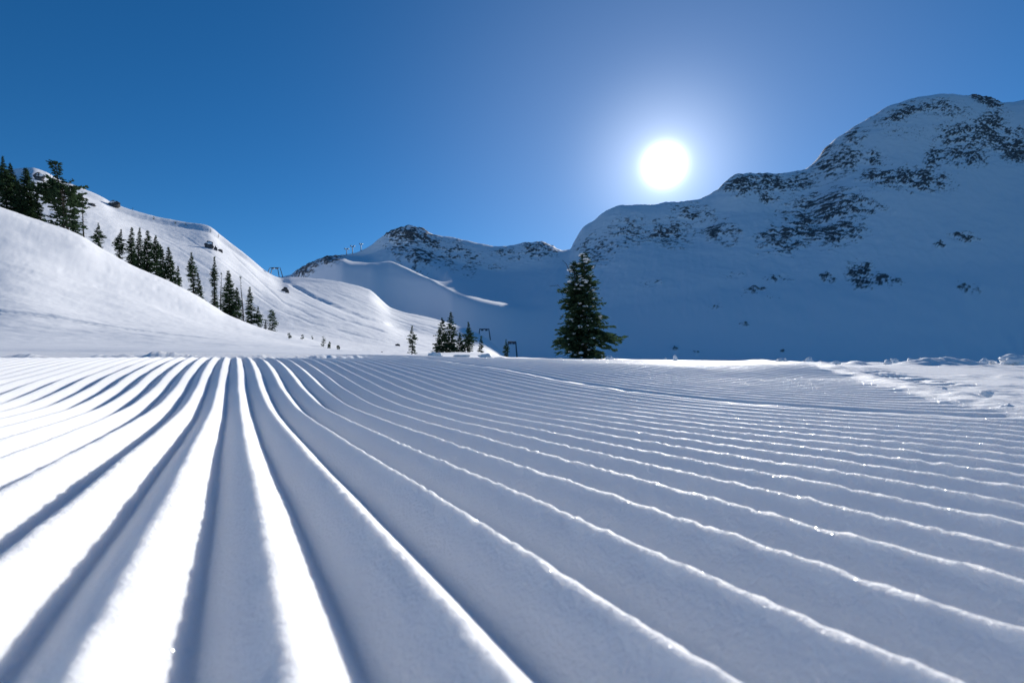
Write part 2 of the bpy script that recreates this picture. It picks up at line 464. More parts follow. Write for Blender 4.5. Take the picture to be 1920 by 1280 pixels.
# the long sunlit hill
k = kcols(2.4)
X, Y, H = loft(k, 13, 18, [24, 70, 46, 16, 6])
D = np.hypot(X, Y)
H = H + relief(X, Y, D)
kz = (H - HC) / Y; q = (kz * CA - SA) / (CA + kz * SA)
hpy = 640 - 960 * q; hpx = 960 + 960 * (X / Y) * (CA - q * SA)
for pts, wd, dp in (([(540, 530), (590, 557), (640, 579), (700, 599), (750, 613), (790, 622)], 3.0, 1.5),     # the cat road and old ski tracks
                    ([(560, 563), (640, 598), (720, 622), (800, 640)], 1.4, 0.45), ([(650, 556), (700, 574), (760, 600), (830, 618), (890, 640)], 1.6, 0.45),
                    ([(470, 545), (520, 580), (580, 604), (660, 626), (740, 645)], 1.3, 0.35), ([(430, 470), (480, 520), (530, 566), (600, 600)], 1.6, 0.45),
                    ([(340, 440), (400, 478), (460, 525), (500, 560)], 1.4, 0.4), ([(620, 545), (680, 570), (735, 598), (820, 628)], 1.2, 0.35), ([(250, 420), (330, 462), (400, 510), (440, 545)], 1.4, 0.35)):
    a, b = [p[0] for p in pts], [p[1] for p in pts]
    dd = hpy - np.interp(hpx, a, b) + 0.8 * pnoise(hpx / 23, hpx * 0, 47)
    H = H - 0.62 * dp * np.exp(-(dd / wd) ** 2) * sstep(a[0] - 8, a[0] + 12, hpx) * sstep(a[-1] + 5, a[-1] - 30, hpx)
hil = mesh_np('hillside', np.stack([X, Y, H], -1).reshape(-1, 3), grid_faces(*X.shape), M_HILL)
tag(hil, 'long sunlit snow hillside running down behind the firs', 'hillside', kind='structure')

# the mountains in shade
ROCKS = [  # px, py, half width, half height, tilt, strength: where bare rock shows on the faces
    (765, 440, 45, 14, 0.1, .85), (800, 450, 30, 10, .4, .7), (760, 465, 40, 12, .2, .55), (790, 478, 45, 10, .3, .65), (850, 468, 18, 16, .6, .6),
    (885, 480, 22, 14, .6, .5), (880, 505, 16, 12, 0, .45), (830, 490, 26, 12, .5, .5), (950, 475, 30, 12, .2, .5), (1010, 468, 30, 14, .2, .65), (930, 500, 20, 8, 0, .4),
    (575, 505, 30, 10, -.5, .7), (615, 489, 24, 9, -.3, .75),
    (1120, 470, 40, 26, -.2, .5), (1180, 440, 45, 24, -.2, .5), (1250, 440, 45, 22, 0, .6), (1300, 405, 40, 16, .2, .55), (1350, 440, 30, 16, .2, .7), (1270, 470, 40, 8, 0, .3),
    (1390, 350, 45, 16, 0, .75), (1440, 345, 40, 14, .2, .8), (1440, 372, 16, 10, 0, .7), (1500, 345, 40, 16, -.3, .6), (1550, 305, 26, 30, -.7, .7), (1590, 300, 30, 24, -.6, .6),
    (1545, 400, 70, 28, -.2, .8), (1500, 440, 60, 24, -.3, .8), (1560, 440, 50, 22, -.1, .75), (1610, 390, 50, 14, .1, .6), (1430, 450, 18, 12, -.4, .6),
    (1640, 300, 18, 12, 0, .7), (1660, 335, 45, 14, .1, .8), (1720, 340, 50, 18, .1, .85), (1750, 300, 16, 22, .4, .7), (1640, 330, 26, 10, 0, .6),
    (1690, 215, 40, 12, -.4, .75), (1745, 205, 50, 12, -.1, .6), (1790, 215, 40, 14, 0, .45), (1850, 190, 26, 9, .4, 1.0), (1810, 260, 50, 24, 0, .7), (1850, 245, 36, 20, -.6, .85), (1810, 295, 40, 18, .1, .75), (1870, 270, 18, 28, -.9, .8),
    (1905, 285, 26, 18, 0, 1.0), (1900, 250, 22, 8, 0, .7), (1640, 205, 30, 12, -.5, .6), (1600, 260, 26, 16, -.6, .6), (1700, 250, 60, 20, 0, .3),
    (1615, 520, 22, 18, .2, .85), (1650, 530, 36, 10, .2, .6), (1550, 522, 14, 6, .2, .7), (1805, 452, 24, 7, .1, .7), (1760, 464, 10, 5, 0, .65), (1810, 545, 26, 10, .2, .5),
    (1415, 548, 24, 8, -.3, .55), (1460, 525, 26, 7, -.2, .5), (1450, 560, 22, 6, 0, .3), (1380, 520, 30, 10, 0, .3), (1340, 580, 18, 6, 0, .4), (1220, 540, 30, 8, 0, .3),
    (1265, 652, 7, 4, 0, .6), (1305, 660, 6, 3, 0, .5), (1468, 661, 6, 4, 0, .55), (1395, 610, 8, 4, 0, .55), (1500, 600, 40, 10, 0, .2)]
def mountain(k, name, label):
    X, Y, H = loft(k, 18, 25, [8, 36, 12, 95, 95, 8, 4])
    D = np.hypot(X, Y)
    kk = X / Y; kz = (H - HC) / Y                                   # back to the photograph, to find where the rock bands lie
    q = (kz * CA - SA) / (CA + kz * SA); py = 640 - 960 * q; px = 960 + 960 * kk * (CA - q * SA)
    pyc = np.interp(px, [a for a, b in PEAKS], [b for a, b in PEAKS])
    rock = np.zeros_like(H)
    for (rx, ry, a, b, t, s) in ROCKS:
        dx, dy = px - rx, py - ry
        u = (dx * math.cos(t) + dy * math.sin(t)) / (a * 1.3); v = (dy * math.cos(t) - dx * math.sin(t)) / (b * 1.4)
        rock = np.maximum(rock, s * np.exp(-(u * u + v * v) ** 1.0 * 0.9))
    up = sstep(470, 560, D)
    n1 = ridged(X / 34 + H / 60, H / 17 - X / 60, 5, 51)
    n2 = fbm(X / 10 - H / 14, H / 5.0 + X / 16, 4, 61)
    crag = np.clip(rock * 1.05 - 0.42 + (n1 - 0.72) * 1.5 + n2 * 0.50, 0, 1)
    rock = np.clip(rock * 1.08 + 0.10 * sstep(0.05, 0.3, rock), 0, 1.1)
    n3 = fbm(X / 4.0 + H / 9, H / 2.6 - X / 12, 3, 64)
    att = np.clip(rock * (0.66 + (n1 - 0.70) * 1.4 + n2 * 1.0 + n3 * 1.0), 0, 1.3)
    Hn = H + up * ((2.0 + 3.0 * sstep(960, 1060, px)) * fbm(X / 120, H / 70, 3, 71) + 1.0 * fbm(X / 20, H / 12, 3, 73))
    Hn = Hn + up * sstep(960, 1060, px) * (4.0 * ridged(X / 34 - H / 60, H / 150, 3, 75) + 0.9 * fbm(X / 8 - H / 16, H / 12, 3, 77))
    Hn = Hn + np.exp(-((py - pyc) / 7.0) ** 2) * (2.6 * ridged(X / 14, Y / 60, 3, 79) - 1.6) * (0.25 + rock)
    z2 = np.interp(px, [690, 730, 760, 800, 850], [610, 622, 604, 580, 522])
    Hn = Hn - 17.0 * np.exp(-((Y - z2 - 52) / 36.0) ** 2) * sstep(660, 715, px) * sstep(850, 800, px)     # dip added behind the lit lip so the slope there falls into shade
    dsp = rock * (5.0 * (n1 - 0.7) + 3.0 * n2) + crag * 5.0
    o = mesh_np(name, np.stack([X, Y - 0.6 * dsp, Hn + 0.35 * dsp], -1).reshape(-1, 3), grid_faces(*X.shape), M_MOUNT, attrs={'rock': att.ravel()})
    tag(o, label, 'mountain', kind='structure')
    return o
kall = kcols(2.0)
ks = (1066 - 960) / 960 / (CA - (640 - 473) / 960 * SA)
i = int(np.searchsorted(kall, ks))
mountain(kall[:i + 1], 'mountain', 'smaller shaded snow peak with rocky top beside the notch')
mountain(kall[i:], 'mountain', 'tall shaded snow mountain with dark rock bands under the sun')

# level snow behind and beside the photographer
xs = np.concatenate([-np.geomspace(900, 2, 40), np.linspace(-1.5, 1.5, 4), np.geomspace(2, 900, 40)])
ys = np.concatenate([-np.geomspace(900, 1, 40), np.linspace(-0.5, 4.6, 8)])
X, Y = np.meshgrid(xs, ys)
H = -0.05 + 0.3 * fbm(X / 14, Y / 14, 3, 81) * sstep(8, 40, np.hypot(X, Y)) - 0.25 * sstep(9, 30, np.abs(X)) * sstep(-5, 4, Y)
bk = mesh_np('snow_ground', np.stack([X, Y, H], -1).reshape(-1, 3), grid_faces(*X.shape), M_FIELD)
tag(bk, 'level open snow around the groomed strip', 'snow', kind='structure')

# ------------------------------------------------------------------ the groomed strip with its ridges
TH = math.radians(28.6)
EX, EY = -math.sin(TH), math.cos(TH)       # along the ridges
QX, QY = math.cos(TH), math.sin(TH)        # across them
PI_ = 0.05                                 # ridge spacing
def spaced(a, b, per): return np.arange(a, b - 1e-6, PI_ / per)
us = np.concatenate([spaced(-2.4, -1.2, 8), spaced(-1.2, -0.5, 14), spaced(-0.5, 0.9, 24), spaced(0.9, 1.7, 14), spaced(1.7, 3.2, 10), spaced(3.2, 5.6, 6)])
vv = [-1.6]
while vv[-1] < 5.4:
    v = vv[-1]
    vv.append(v + (0.06 if v < -0.35 else 0.005 if v < 0.36 else 0.0142 * v))
vvs = np.array(vv)
U, Vv = np.meshgrid(us, vvs)
X = U * QX + Vv * EX; Y = U * QY + Vv * EY
yc = np.maximum(Y, 0.3)
kq = np.clip(X / yc, -1.93, 1.91)
BASE = np.zeros_like(X)
far = Y > 0.3
BASE[far] = ground_at(kq[far], Y[far])
BASE += relief(X, Y, np.hypot(X, Y)) * 0.6
BASE += 0.004 * fbm(X / 0.9, Y / 0.9, 2, 91) * sstep(0.5, 1.4, np.hypot(X, Y)) + 0.0012 * fbm(U / 0.5, Vv / 0.35, 2, 92)
BASE += 0.016 * np.exp(-((Vv - 1.95 - 0.1 * U) / 0.22) ** 2) * sstep(-0.15, -0.7, U)
berm_y = np.array([-4, 0.3, 0.74, 1.1, 1.75, 2.3, 3.0, 5]); berm_x = np.array([.66, .66, .76, .90, 1.19, 1.34, 1.52, 2.0])
BD = (X - np.interp(Y, berm_y, berm_x)) * 0.9 + 0.03 * fbm(X / .3, Y / .3, 3, 95)   # distance right of the windrow
# ridges
wob = 0.0010 * fbm(U / 0.11, Vv / 0.16, 2, 101) + 0.0016 * fbm(U / 0.8, Vv / 0.5, 2, 102)
ph = (U + wob * (1 + 0.5 * sstep(1, 3, Vv)) - 0.0155) / PI_
ridge_id = np.floor(ph + 0.5)
s = np.abs(2 * (ph - ridge_id))
e = 0.045
g = (np.sqrt(s * s + e * e) - e) / (math.sqrt(1 + e * e) - e)
prof = 0.74 * g + 0.26 * np.sin(s * math.pi / 2) ** 2
depth = 0.0215 * (1 + 0.065 * pnoise(ridge_id * 0.77 + 3.1, Vv / 0.5, 111) + 0.015 * pnoise(ridge_id * 1.3, Vv / 0.12, 112))
depth = depth * (1 - 0.35 * sstep(0.9, 2.2, np.hypot(X, Y)))
crest = np.clip(1 - s * 1.6, 0, 1)
crumb = crest * (0.0012 * fbm(U / 0.010, Vv / 0.014, 2, 121) + 0.0016 * fbm(U / 0.0055, Vv / 0.008, 2, 122))
rr = np.hypot(X, Y)
crumb = crumb * sstep(1.3, 0.5, rr) + crest * 0.0006 * fbm(U / 0.02, Vv / 0.06, 2, 123) * sstep(0.4, 1.0, rr) * sstep(3.5, 2.0, rr)
fade = np.ones_like(X)
fade *= sstep(0.02, -0.07, BD)                                         # stops at the windrow
seam = U - 0.98 + 0.012 * fbm(U * 0, Vv / 0.25, 3, 131)
on_seam = np.exp(-(seam / 0.018) ** 2)
fade *= 1 - np.exp(-(seam / 0.020) ** 4) * 0.85
vend = 3.2 - 0.25 * U + 0.06 * fbm(U / 0.15, Vv * 0, 3, 141)
endm = sstep(0.04, -0.10, Vv - vend)
left_end = sstep(1.2, 0.2, U)
fade *= 1 - (1 - endm) * left_end
fade *= sstep(-1.9, -1.4, U)
smth = np.exp(-(seam / 0.05) ** 4)
Hh = BASE - depth * prof * fade - (0.009 - 0.0045 * smth) * (1 - fade) + crumb * fade
Hh += on_seam * (0.0 + 0.005 * fbm(U / 0.03, Vv / 0.09, 2, 151))
# a last low lip of snow with lumps where the strip ends on the left
lip = np.exp(-((Vv - vend - 0.12) / 0.07) ** 2) * left_end
Hh += lip * np.clip(0.014 + 0.060 * fbm(U / 0.45, Vv / 0.3, 2, 161), 0, 1) + lip * 0.016 * fbm(U / 0.06, Vv / 0.06, 3, 162)
# windrow of loose snow and the trampled snow right of it
wr = np.exp(-((BD - 0.02) / 0.055) ** 2)
Hh += wr * (0.018 + 0.012 * fbm(X / 0.09, Y / 0.09, 4, 171)) * sstep(0.2, 0.7, Y)
rough = sstep(0.02, 0.16, BD) * sstep(0.0, 0.8, Y)
lump = fbm(X / 0.08, Y / 0.08, 4, 181); big = fbm(X / 0.5, Y / 0.42, 2, 182)
Hh += rough * (0.011 * np.clip(lump, -0.3, 1) * sstep(-.2, .5, big + 0.25) + 0.006 * big)
# cleat marks beside the windrow
cl = np.exp(-((BD - 0.16) / 0.05) ** 2) * sstep(1.35, 1.5, Y) * sstep(2.1, 1.95, Y)
Hh -= cl * 0.020 * (np.abs(((X * 0.45 + Y * 0.9) / 0.07) % 1 - 0.5) < 0.2)
# two low shaded mounds in the trampled snow
for mx, my, mw, mh in ((1.98, 2.45, .13, .028), (2.16, 2.47, .10, .028), (1.75, 2.6, .08, .015)):
    Hh += mh * np.exp(-(((X - mx) / mw) ** 2 + ((Y - my) / (mw * .7)) ** 2) ** 1.5) * (1 + 0.5 * lump)
# fine grain over all
nearw = sstep(1.6, 0.5, np.hypot(X, Y))
Hh += nearw * 0.00022 * fbm(U / 0.0055, Vv / 0.0055, 2, 191)
edge = np.maximum.reduce([sstep(3.7, 4.3, Y), sstep(4.4, 4.9, np.abs(X)), sstep(-0.9, -1.5, Y), sstep(-2.0, -2.35, U), sstep(5.2, 5.5, U)])
Hh -= edge * 0.10
F = grid_faces(*X.shape)
keep = ((np.abs(X) < 5.0) & (Y < 4.4) & (Y > -1.6)).ravel()
F = F[keep[F].all(1)]
used = np.zeros(X.size, bool); used[F.ravel()] = True
remap = np.cumsum(used) - 1
pst = mesh_np('piste', np.stack([X, Y, Hh], -1).reshape(-1, 3)[used], remap[F], M_PISTE)
tag(pst, 'freshly groomed piste of long parallel snow ridges', 'piste', kind='structure')

# ------------------------------------------------------------------ placing things on the ground
def hit(px, py, z0, z1, n=400):
    """where the line of sight through a place in the photograph meets the ground between two depths"""
    kx, kz = ray(px, py)
    z = np.geomspace(z0, z1, n); x = kx * z
    g = ground_at(np.full(n, kx), z) + relief(x, z, np.hypot(x, z))
    above = g - (HC + kz * z)
    j = np.argmax(above > 0) if (above > 0).any() else int(np.argmax(above))
    return Vector((x[j], z[j], g[j]))

def knoll_z(px):
    zz = ROWS[12][0]
    return float(np.interp(px, [a for a, b in zz], [b for a, b in zz]))

class MB:
    """collects faces of one mesh"""
    def __init__(self): self.v = []; self.q = []
    def quad(self, a, b, c, d):
        n = len(self.v); self.v += [tuple(a), tuple(b), tuple(c), tuple(d)]; self.q.append((n, n + 1, n + 2, n + 3))
    def tube(self, pts, rad, sides=7, cap=True):
        n0 = len(self.v)
        for i, p in enumerate(pts):
            a = Vector(pts[max(i - 1, 0)]); b = Vector(pts[min(i + 1, len(pts) - 1)])
            d = (b - a).normalized(); u = d.orthogonal().normalized(); w = d.cross(u)
            if i and abs(d.z) > 0.99: u, w = Vector((1, 0, 0)), Vector((0, 1, 0))
            for s_ in range(sides):
                t = 2 * math.pi * s_ / sides
                self.v.append(tuple(Vector(p) + (u * math.cos(t) + w * math.sin(t)) * rad[i]))
        for i in range(len(pts) - 1):
            for s_ in range(sides):
                a = n0 + i * sides + s_; b = n0 + i * sides + (s_ + 1) % sides
                self.q.append((a, b, b + sides, a + sides))
        if cap:
            for i in (0, len(pts) - 1):
                c = len(self.v); self.v.append(tuple(pts[i]))
                for s_ in range(sides):
                    a = n0 + i * sides + s_; b = n0 + i * sides + (s_ + 1) % sides
                    self.q.append((c, a, b, c))
    def box(self, c, sx, sy, sz):
        x, y, z = c
        p = [(x + i * sx / 2, y + j * sy / 2, z + k_ * sz / 2) for k_ in (-1, 1) for j in (-1, 1) for i in (-1, 1)]
        n = len(self.v); self.v += p
        for f in ((0, 2, 3, 1), (4, 5, 7, 6), (0, 1, 5, 4), (2, 6, 7, 3), (0, 4, 6, 2), (1, 3, 7, 5)):
            self.q.append(tuple(n + i for i in f))
    def blob(self, c, rx, ry, rz, rng, rough=0.2, seg=7, rings=5):
        n0 = len(self.v)
        for r in range(rings + 1):
            th = math.pi * r / rings
            for s_ in range(seg):
                t = 2 * math.pi * s_ / seg
                m = 1 + rng.uniform(-rough, rough)
                self.v.append((c[0] + rx * math.sin(th) * math.cos(t) * m, c[1] + ry * math.sin(th) * math.sin(t) * m, c[2] + rz * math.cos(th) * m))
        for r in range(rings):
            for s_ in range(seg):
                a = n0 + r * seg + s_; b = n0 + r * seg + (s_ + 1) % seg
                self.q.append((a, b, b + seg, a + seg))
    def build(self, name, mat, parent=None, smooth=True):
        me = bpy.data.meshes.new(name)
        me.from_pydata(self.v, [], [f if f[0] != f[3] else f[:3] for f in self.q])
        if smooth: me.polygons.foreach_set('use_smooth', np.ones(len(me.polygons), dtype=bool))
        me.update(); me.materials.append(mat)
        o = bpy.data.objects.new(name, me); col.objects.link(o)
        if parent: o.parent = parent
        return o

# ------------------------------------------------------------------ trees
def stem(rng, h, r, lean, bend):
    """points of a gently bent trunk"""
    out = []
    for i in range(9):
        t = i / 8
        out.append(Vector((lean[0] * t + bend * math.sin(t * 5.0) * h * 0.02, lean[1] * t + bend * math.cos(t * 4.0) * h * 0.012, t * h - 0.35 * (i == 0))))
    return out, [r * (1 - 0.93 * i / 8) for i in range(9)]

def on_stem(pts, t):
    f = t * (len(pts) - 1); i = min(int(f), len(pts) - 2)
    return pts[i].lerp(pts[i + 1], f - i)

def spray(mb, p, d, L, rng, twigs, wide):
    """a fan of needle-covered twigs along one branch"""
    side = d.cross(Vector((0, 0, 1)))
    side = side.normalized() if side.length > 1e-3 else Vector((1, 0, 0))
    for j in range(twigs):
        f = (j + 0.4 + rng.random() * 0.5) / twigs
        q = p + d * (L * f) + Vector((0, 0, -0.10 * L * f * f))
        sg = 1 if j % 2 else -1
        dd = (d * rng.uniform(0.5, 1.0) + side * (sg * rng.uniform(0.3, 0.9)) + Vector((0, 0, rng.uniform(-0.45, 0.25)))).normalized()
        l = L * rng.uniform(0.22, 0.42) * (1.15 - 0.5 * f) + 0.06
        nrm = Vector((rng.uniform(-1, 1), rng.uniform(-1, 1), rng.uniform(-0.6, 1))).cross(dd)
        nrm = nrm.normalized() if nrm.length > 1e-3 else side
        wv = nrm * (l * wide)
        mb.quad(q, q + dd * (l * 0.45) + wv, q + dd * l, q + dd * (l * 0.5) - wv)

def tree(px, top, base_z, width_px, style, seed, label, name='fir_tree', group=None, lean_px=0, base_px=None, sink=0.0):
    rng = random.Random(seed)
    z = base_z
    bx = base_px if base_px is not None else px
    kx, _ = ray(bx, 600)
    g = Vector((kx * z, z, height(kx * z, z) - sink))
    kt, kh = ray(px, top)
    h = HC + kh * z - g.z
    w = width_px / 960.0 * z
    lean = (kt * z - g.x, 0)
    t_ = empty(name, g); tag(t_, label, 'tree', group)
    r = max(0.05, h * 0.016)
    pts, rad = stem(rng, h, r, lean, rng.uniform(-0.6, 0.6))
    tr = MB(); tr.tube(pts, rad)
    cr = MB()
    if style == 'snag':
        step, nb, tw = 0.34, 3, 3
    elif style == 'pine':
        step, nb, tw = 0.20, 5, 14
    elif style == 'bush':
        step, nb, tw = 0.16, 7, 7
    else:
        step, nb, tw = 0.17, 8, 10
    y = h * {'fir': 0.05, 'spire': 0.05, 'snag': 0.12, 'pine': 0.16, 'bush': 0.02}[style]
    gap = rng.random() * 6
    while y < h * 0.985:
        t = y / h
        if style == 'fir': prof = (1 - t) ** 0.85 * 0.92 + 0.07
        elif style == 'spire': prof = min(1.0, 2.6 * (1 - t) ** 1.1) * (0.75 + 0.25 * math.sin(t * 9 + gap)) + 0.05
        elif style == 'snag': prof = (0.35 + 0.35 * rng.random()) * (1 - 0.6 * t)
        elif style == 'bush': prof = math.sqrt(max(0.05, 1 - (2 * t - 0.75) ** 2 / 1.7)) * 0.9
        else: prof = (0.55 + 0.45 * math.sin(t * 11 + gap)) * min(1.0, 2.4 * (1 - t) + 0.22)
        for b in range(nb):
            if style in ('fir', 'spire') and rng.random() < 0.10: continue
            az = rng.random() * 2 * math.pi
            L = w * 0.58 * prof * rng.uniform(0.6, 1.2)
            up = (-0.28 + 0.75 * t + rng.uniform(-0.15, 0.15)) if style != 'pine' else rng.uniform(-0.1, 0.5)
            d = Vector((math.cos(az), math.sin(az), up)).normalized()
            p = on_stem(pts, min(0.999, (y + rng.uniform(-0.1, 0.1)) / h))
            if style == 'pine':
                e_ = p + d * (L * 0.55)
                tr.tube([p, e_], [0.03, 0.012], 4, False)
                spray(cr, e_, d, L * 0.55 + 0.25, rng, tw, 0.34)
            elif style == 'snag':
                tr.tube([p, p + d * L], [0.02, 0.006], 4, False)
                if t > 0.25: spray(cr, p + d * (L * 0.2), d, L * 0.9, rng, tw, 0.22)
            else:
                spray(cr, p, d, L, rng, tw, 0.25)
        y += step * rng.uniform(0.75, 1.25) * (0.65 + 0.35 * (1 - t))
    # the leader
    tip = on_stem(pts, 0.96)
    for _ in range(6): spray(cr, tip, Vector((rng.uniform(-.25, .25), rng.uniform(-.25, .25), 1)).normalized(), max(0.25, h * 0.05), rng, 4, 0.2)
    tr.build('trunk', M_BARK, t_)
    cr.build('crown', M_NEEDLE, t_, smooth=False)
    return t_

GR = 'firs along the top of the near rise'
RISE = [  # px of top, py of top, width, style, px of base, label
    (3, 294, 34, 'spire', 4, 'tall narrow dark fir, outermost of the dense clump on the rise'),
    (19, 307, 34, 'fir', 22, 'tall dark fir in the dense clump, its bent top leaning over'),
    (47, 315, 46, 'fir', 46, 'broad dark fir with drooping boughs at the end of the dense clump'),
    (34, 338, 34, 'fir', 33, 'shorter dark fir wedged inside the dense clump of tall firs'),
    (68, 356, 20, 'fir', 68, 'small thin fir standing just off the dense clump of tall firs'),
    (105, 303, 70, 'pine', 121, 'tall ragged open-crowned pine standing alone above the bright slope'),
    (116, 345, 40, 'pine', 112, 'second thinner stem of the ragged open-crowned pine'),
    (137, 392, 22, 'fir', 138, 'low fir growing at the foot of the ragged pine'),
    (152, 366, 22, 'snag', 153, 'thin bare grey tree beside the foot of the ragged pine'),
    (184, 419, 18, 'spire', 179, 'small lone fir on the crest between the pine and the fir row'),
    (228, 431, 18, 'spire', 215, 'leaning slim fir, first of the row running down the crest'),
    (248, 427, 26, 'fir', 240, 'fir leaning over its neighbour, second of the row down the crest'),
    (262, 428, 22, 'fir', 255, 'leaning pointed fir, third of the row down the crest'),
    (275, 433, 34, 'fir', 274, 'stout dark fir, tallest in the middle of the crest row'),
    (291, 442, 26, 'spire', 293, 'narrow dark fir close behind the stout one in the crest row'),
    (303, 462, 26, 'fir', 305, 'mid-height fir in the lower half of the crest row'),
    (316, 464, 30, 'fir', 320, 'last tall fir at the lower end of the crest row'),
    (333, 500, 16, 'fir', 333, 'short fir tapering off the lower end of the crest row'),
    (359, 474, 20, 'spire', 362, 'slender spire-shaped fir standing apart below the crest row'),
    (372, 514, 15, 'fir', 376, 'short fir tucked beside the slender spire-shaped fir'),
    (402, 482, 15, 'spire', 402, 'very slim columnar fir beside the broad fir on the lower crest'),
    (414, 512, 12, 'snag', 414, 'thin sparse fir between the columnar and the broad fir'),
    (428, 508, 38, 'fir', 431, 'broad bushy fir, widest tree on the lower crest'),
    (443, 540, 26, 'fir', 446, 'lower fir leaning against the broad bushy one'),
    (452, 519, 11, 'snag', 456, 'tall bare snag with short stubby twigs on the lower crest'),
    (469, 539, 24, 'fir', 471, 'pointed fir just below the bare snag'),
    (484, 577, 18, 'spire', 485, 'short fir at the foot of the pointed fir'),
    (498, 603, 8, 'fir', 498, 'tiny sapling next to the round-topped little fir'),
    (510, 583, 18, 'bush', 511, 'round-topped little fir, last one down the rise'),
]
for i, (px, top, w, st, bp, lab) in enumerate(RISE):
    zz = knoll_z(bp) * (1.03 + 0.02 * (i % 3))
    tree(px, top, zz, w, st, 100 + i, lab, 'pine_tree' if st == 'pine' else 'snag' if st == 'snag' else 'fir_tree', GR, base_px=bp, sink=0.1)
for i, (px, top, w, st, lab) in enumerate([
    (773, 614, 16, 'spire', 'slim lone fir on the level snow beside the pair of firs'),
    (829, 599, 36, 'fir', 'shorter fir of the joined pair by the snow mounds'),
    (846, 588, 34, 'fir', 'taller fir of the joined pair by the snow mounds'),
    (822, 632, 26, 'fir', 'low fir at the skirt of the joined pair'),
    (862, 628, 24, 'fir', 'low fir filling the gap beside the joined pair'),
    (878, 607, 26, 'spire', 'separate pointed fir beside the joined pair'),
    (902, 634, 14, 'fir', 'small fir below the lift frame, last of the level group'),
    (949, 638, 12, 'spire', 'thin dim fir beside the lower lift frame')]):
    tree(px, top, knoll_z(px) * (1.0 if px < 930 else 1.5), w, st, 300 + i, lab, 'fir_tree', 'firs on the level edge of the piste', base_px=px, sink=0.1)

# the big snowy fir with two tops
def twin_fir():
    rng = random.Random(77)
    z = 44.0
    kx, _ = ray(1096, 668); g = Vector((kx * z, z, height(kx * z, z) - 0.05))
    root = empty('fir_tree', g)
    tag(root, 'large two-topped fir loaded with snow standing alone under the mountain', 'tree')
    cr = MB()
    u = z / 960.0                                                # metres per photograph pixel here
    base = HC + ray(1096, 671)[1] * z - g.z
    def prof_of(rows, y):
        ys_ = [r[0] for r in rows]
        return np.interp(y, ys_, [r[1] for r in rows]), np.interp(y, ys_, [r[2] for r in rows])
    # py, left edge, right edge of the crown (from the main stem at 1098)
    MAIN = [(472, -5, 6), (490, -10, 12), (515, -18, 20), (540, -24, 25), (560, -26, 26), (585, -30, 38), (600, -34, 42), (612, -44, 50), (622, -50, 56), (640, -44, 52), (655, -30, 46), (668, -14, 36)]
    SIDE = [(489, -4, 4), (505, -9, 6), (525, -14, 10), (550, -28, 16), (575, -26, 18), (600, -28, 20), (620, -40, 20), (632, -42, 20), (650, -36, 16), (664, -8, 10)]
    for cx, rows, top in ((1098, MAIN, 472), (1078, SIDE, 489)):
        h = (671 - top) * u
        x0 = (cx - 1096) * u
        pts, rad = stem(rng, h + base, 0.17, (0, 0), 0.25)
        pts = [p + Vector((x0 * (0.55 + 0.45 * i / 8), 0.0, 0)) for i, p in enumerate(pts)]
        tm = MB(); tm.tube(pts, rad); tm.build('trunk', M_BARK, root)
        py = 667.0
        while py > top + 2:
            l_, r_ = prof_of(rows, py)
            zc = base + (671 - py) * u
            t = zc / (h + base)
            p0 = on_stem(pts, min(0.999, t))
            for b in range(8):
                az = rng.random() * 2 * math.pi
                c = math.cos(az)
                R_ = (abs(l_) if c < 0 else r_) * abs(c) + 0.5 * (abs(l_) + r_) * (1 - abs(c))
                L = R_ * u * rng.uniform(0.45, 1.2) + 0.12
                d = Vector((c, math.sin(az), -0.22 + 0.6 * t + rng.uniform(-.15, .15))).normalized()
                spray(cr, p0 + Vector((0, 0, rng.uniform(-.08, .08))), d, L, rng, 13, 0.17)
                if rng.random() < 0.20 and L > 0.35 and (math.sin(az) < 0.35 or rng.random() < .3):
                    f = rng.uniform(0.55, 0.95); q = p0 + d * (L * f) + Vector((0, 0, 0.02 - 0.1 * L * f * f))
                    s1 = rng.uniform(0.08, 0.24)
                    ld = MB(); ld.blob(q, s1 * rng.uniform(0.8, 1.5), s1 * rng.uniform(.8, 1.2), s1 * rng.uniform(.28, .55), rng, 0.30)
                    ld.build('snow_clump', M_LOAD, root)
            py -= 3.3 * rng.uniform(0.8, 1.2)
        for _ in range(8): spray(cr, on_stem(pts, 0.95), Vector((rng.uniform(-.3, .3), rng.uniform(-.3, .3), 1)).normalized(), 0.5, rng, 5, 0.18)
    cr.build('crown', M_NEEDLE, root, smooth=False)
    for (a, b, c) in (((1055, 545), (1047, 534), (1030, 536)), ((1070, 512), (1063, 494), (1055, 486)), ((1056, 552), (1050, 545), (1043, 549))):
        m = MB(); m.tube([Vector(((q[0] - 1096) * u, -0.1, base + (671 - q[1]) * u)) for q in (a, b, c)], [0.035, 0.025, 0.012], 5)
        m.build('bare_branch', M_BARK, root)
twin_fir()

# ------------------------------------------------------------------ tufts, rocks and lift towers on the far slopes
def shrub(px, py, hpx, z0, z1, label, group, seed, wpx=None):
    p = hit(px, py, z0, z1)
    rng = random.Random(seed)
    u = p.y / 960.0; h = hpx * u; w = (wpx or hpx * 0.8) * u
    r = empty('shrub', p); tag(r, label, 'shrub', group)
    st = MB(); cr = MB()
    top = Vector((rng.uniform(-.1, .1) * h, 0, h)); st.tube([Vector((0, 0, -0.1 * h)), top * 0.5, top], [0.03 * h, 0.022 * h, 0.008 * h], 5)
    for i in range(15):
        t = rng.uniform(0.08, 0.95); az = rng.random() * 6.283
        d = Vector((math.cos(az), math.sin(az), rng.uniform(-.1, .6))).normalized()
        spray(cr, top * t, d, w * 0.5 * (1.05 - 0.7 * t) * rng.uniform(.6, 1.1), rng, 6, 0.24)
    st.build('stem', M_BARK, r); cr.build('foliage', M_NEEDLE, r, smooth=False)
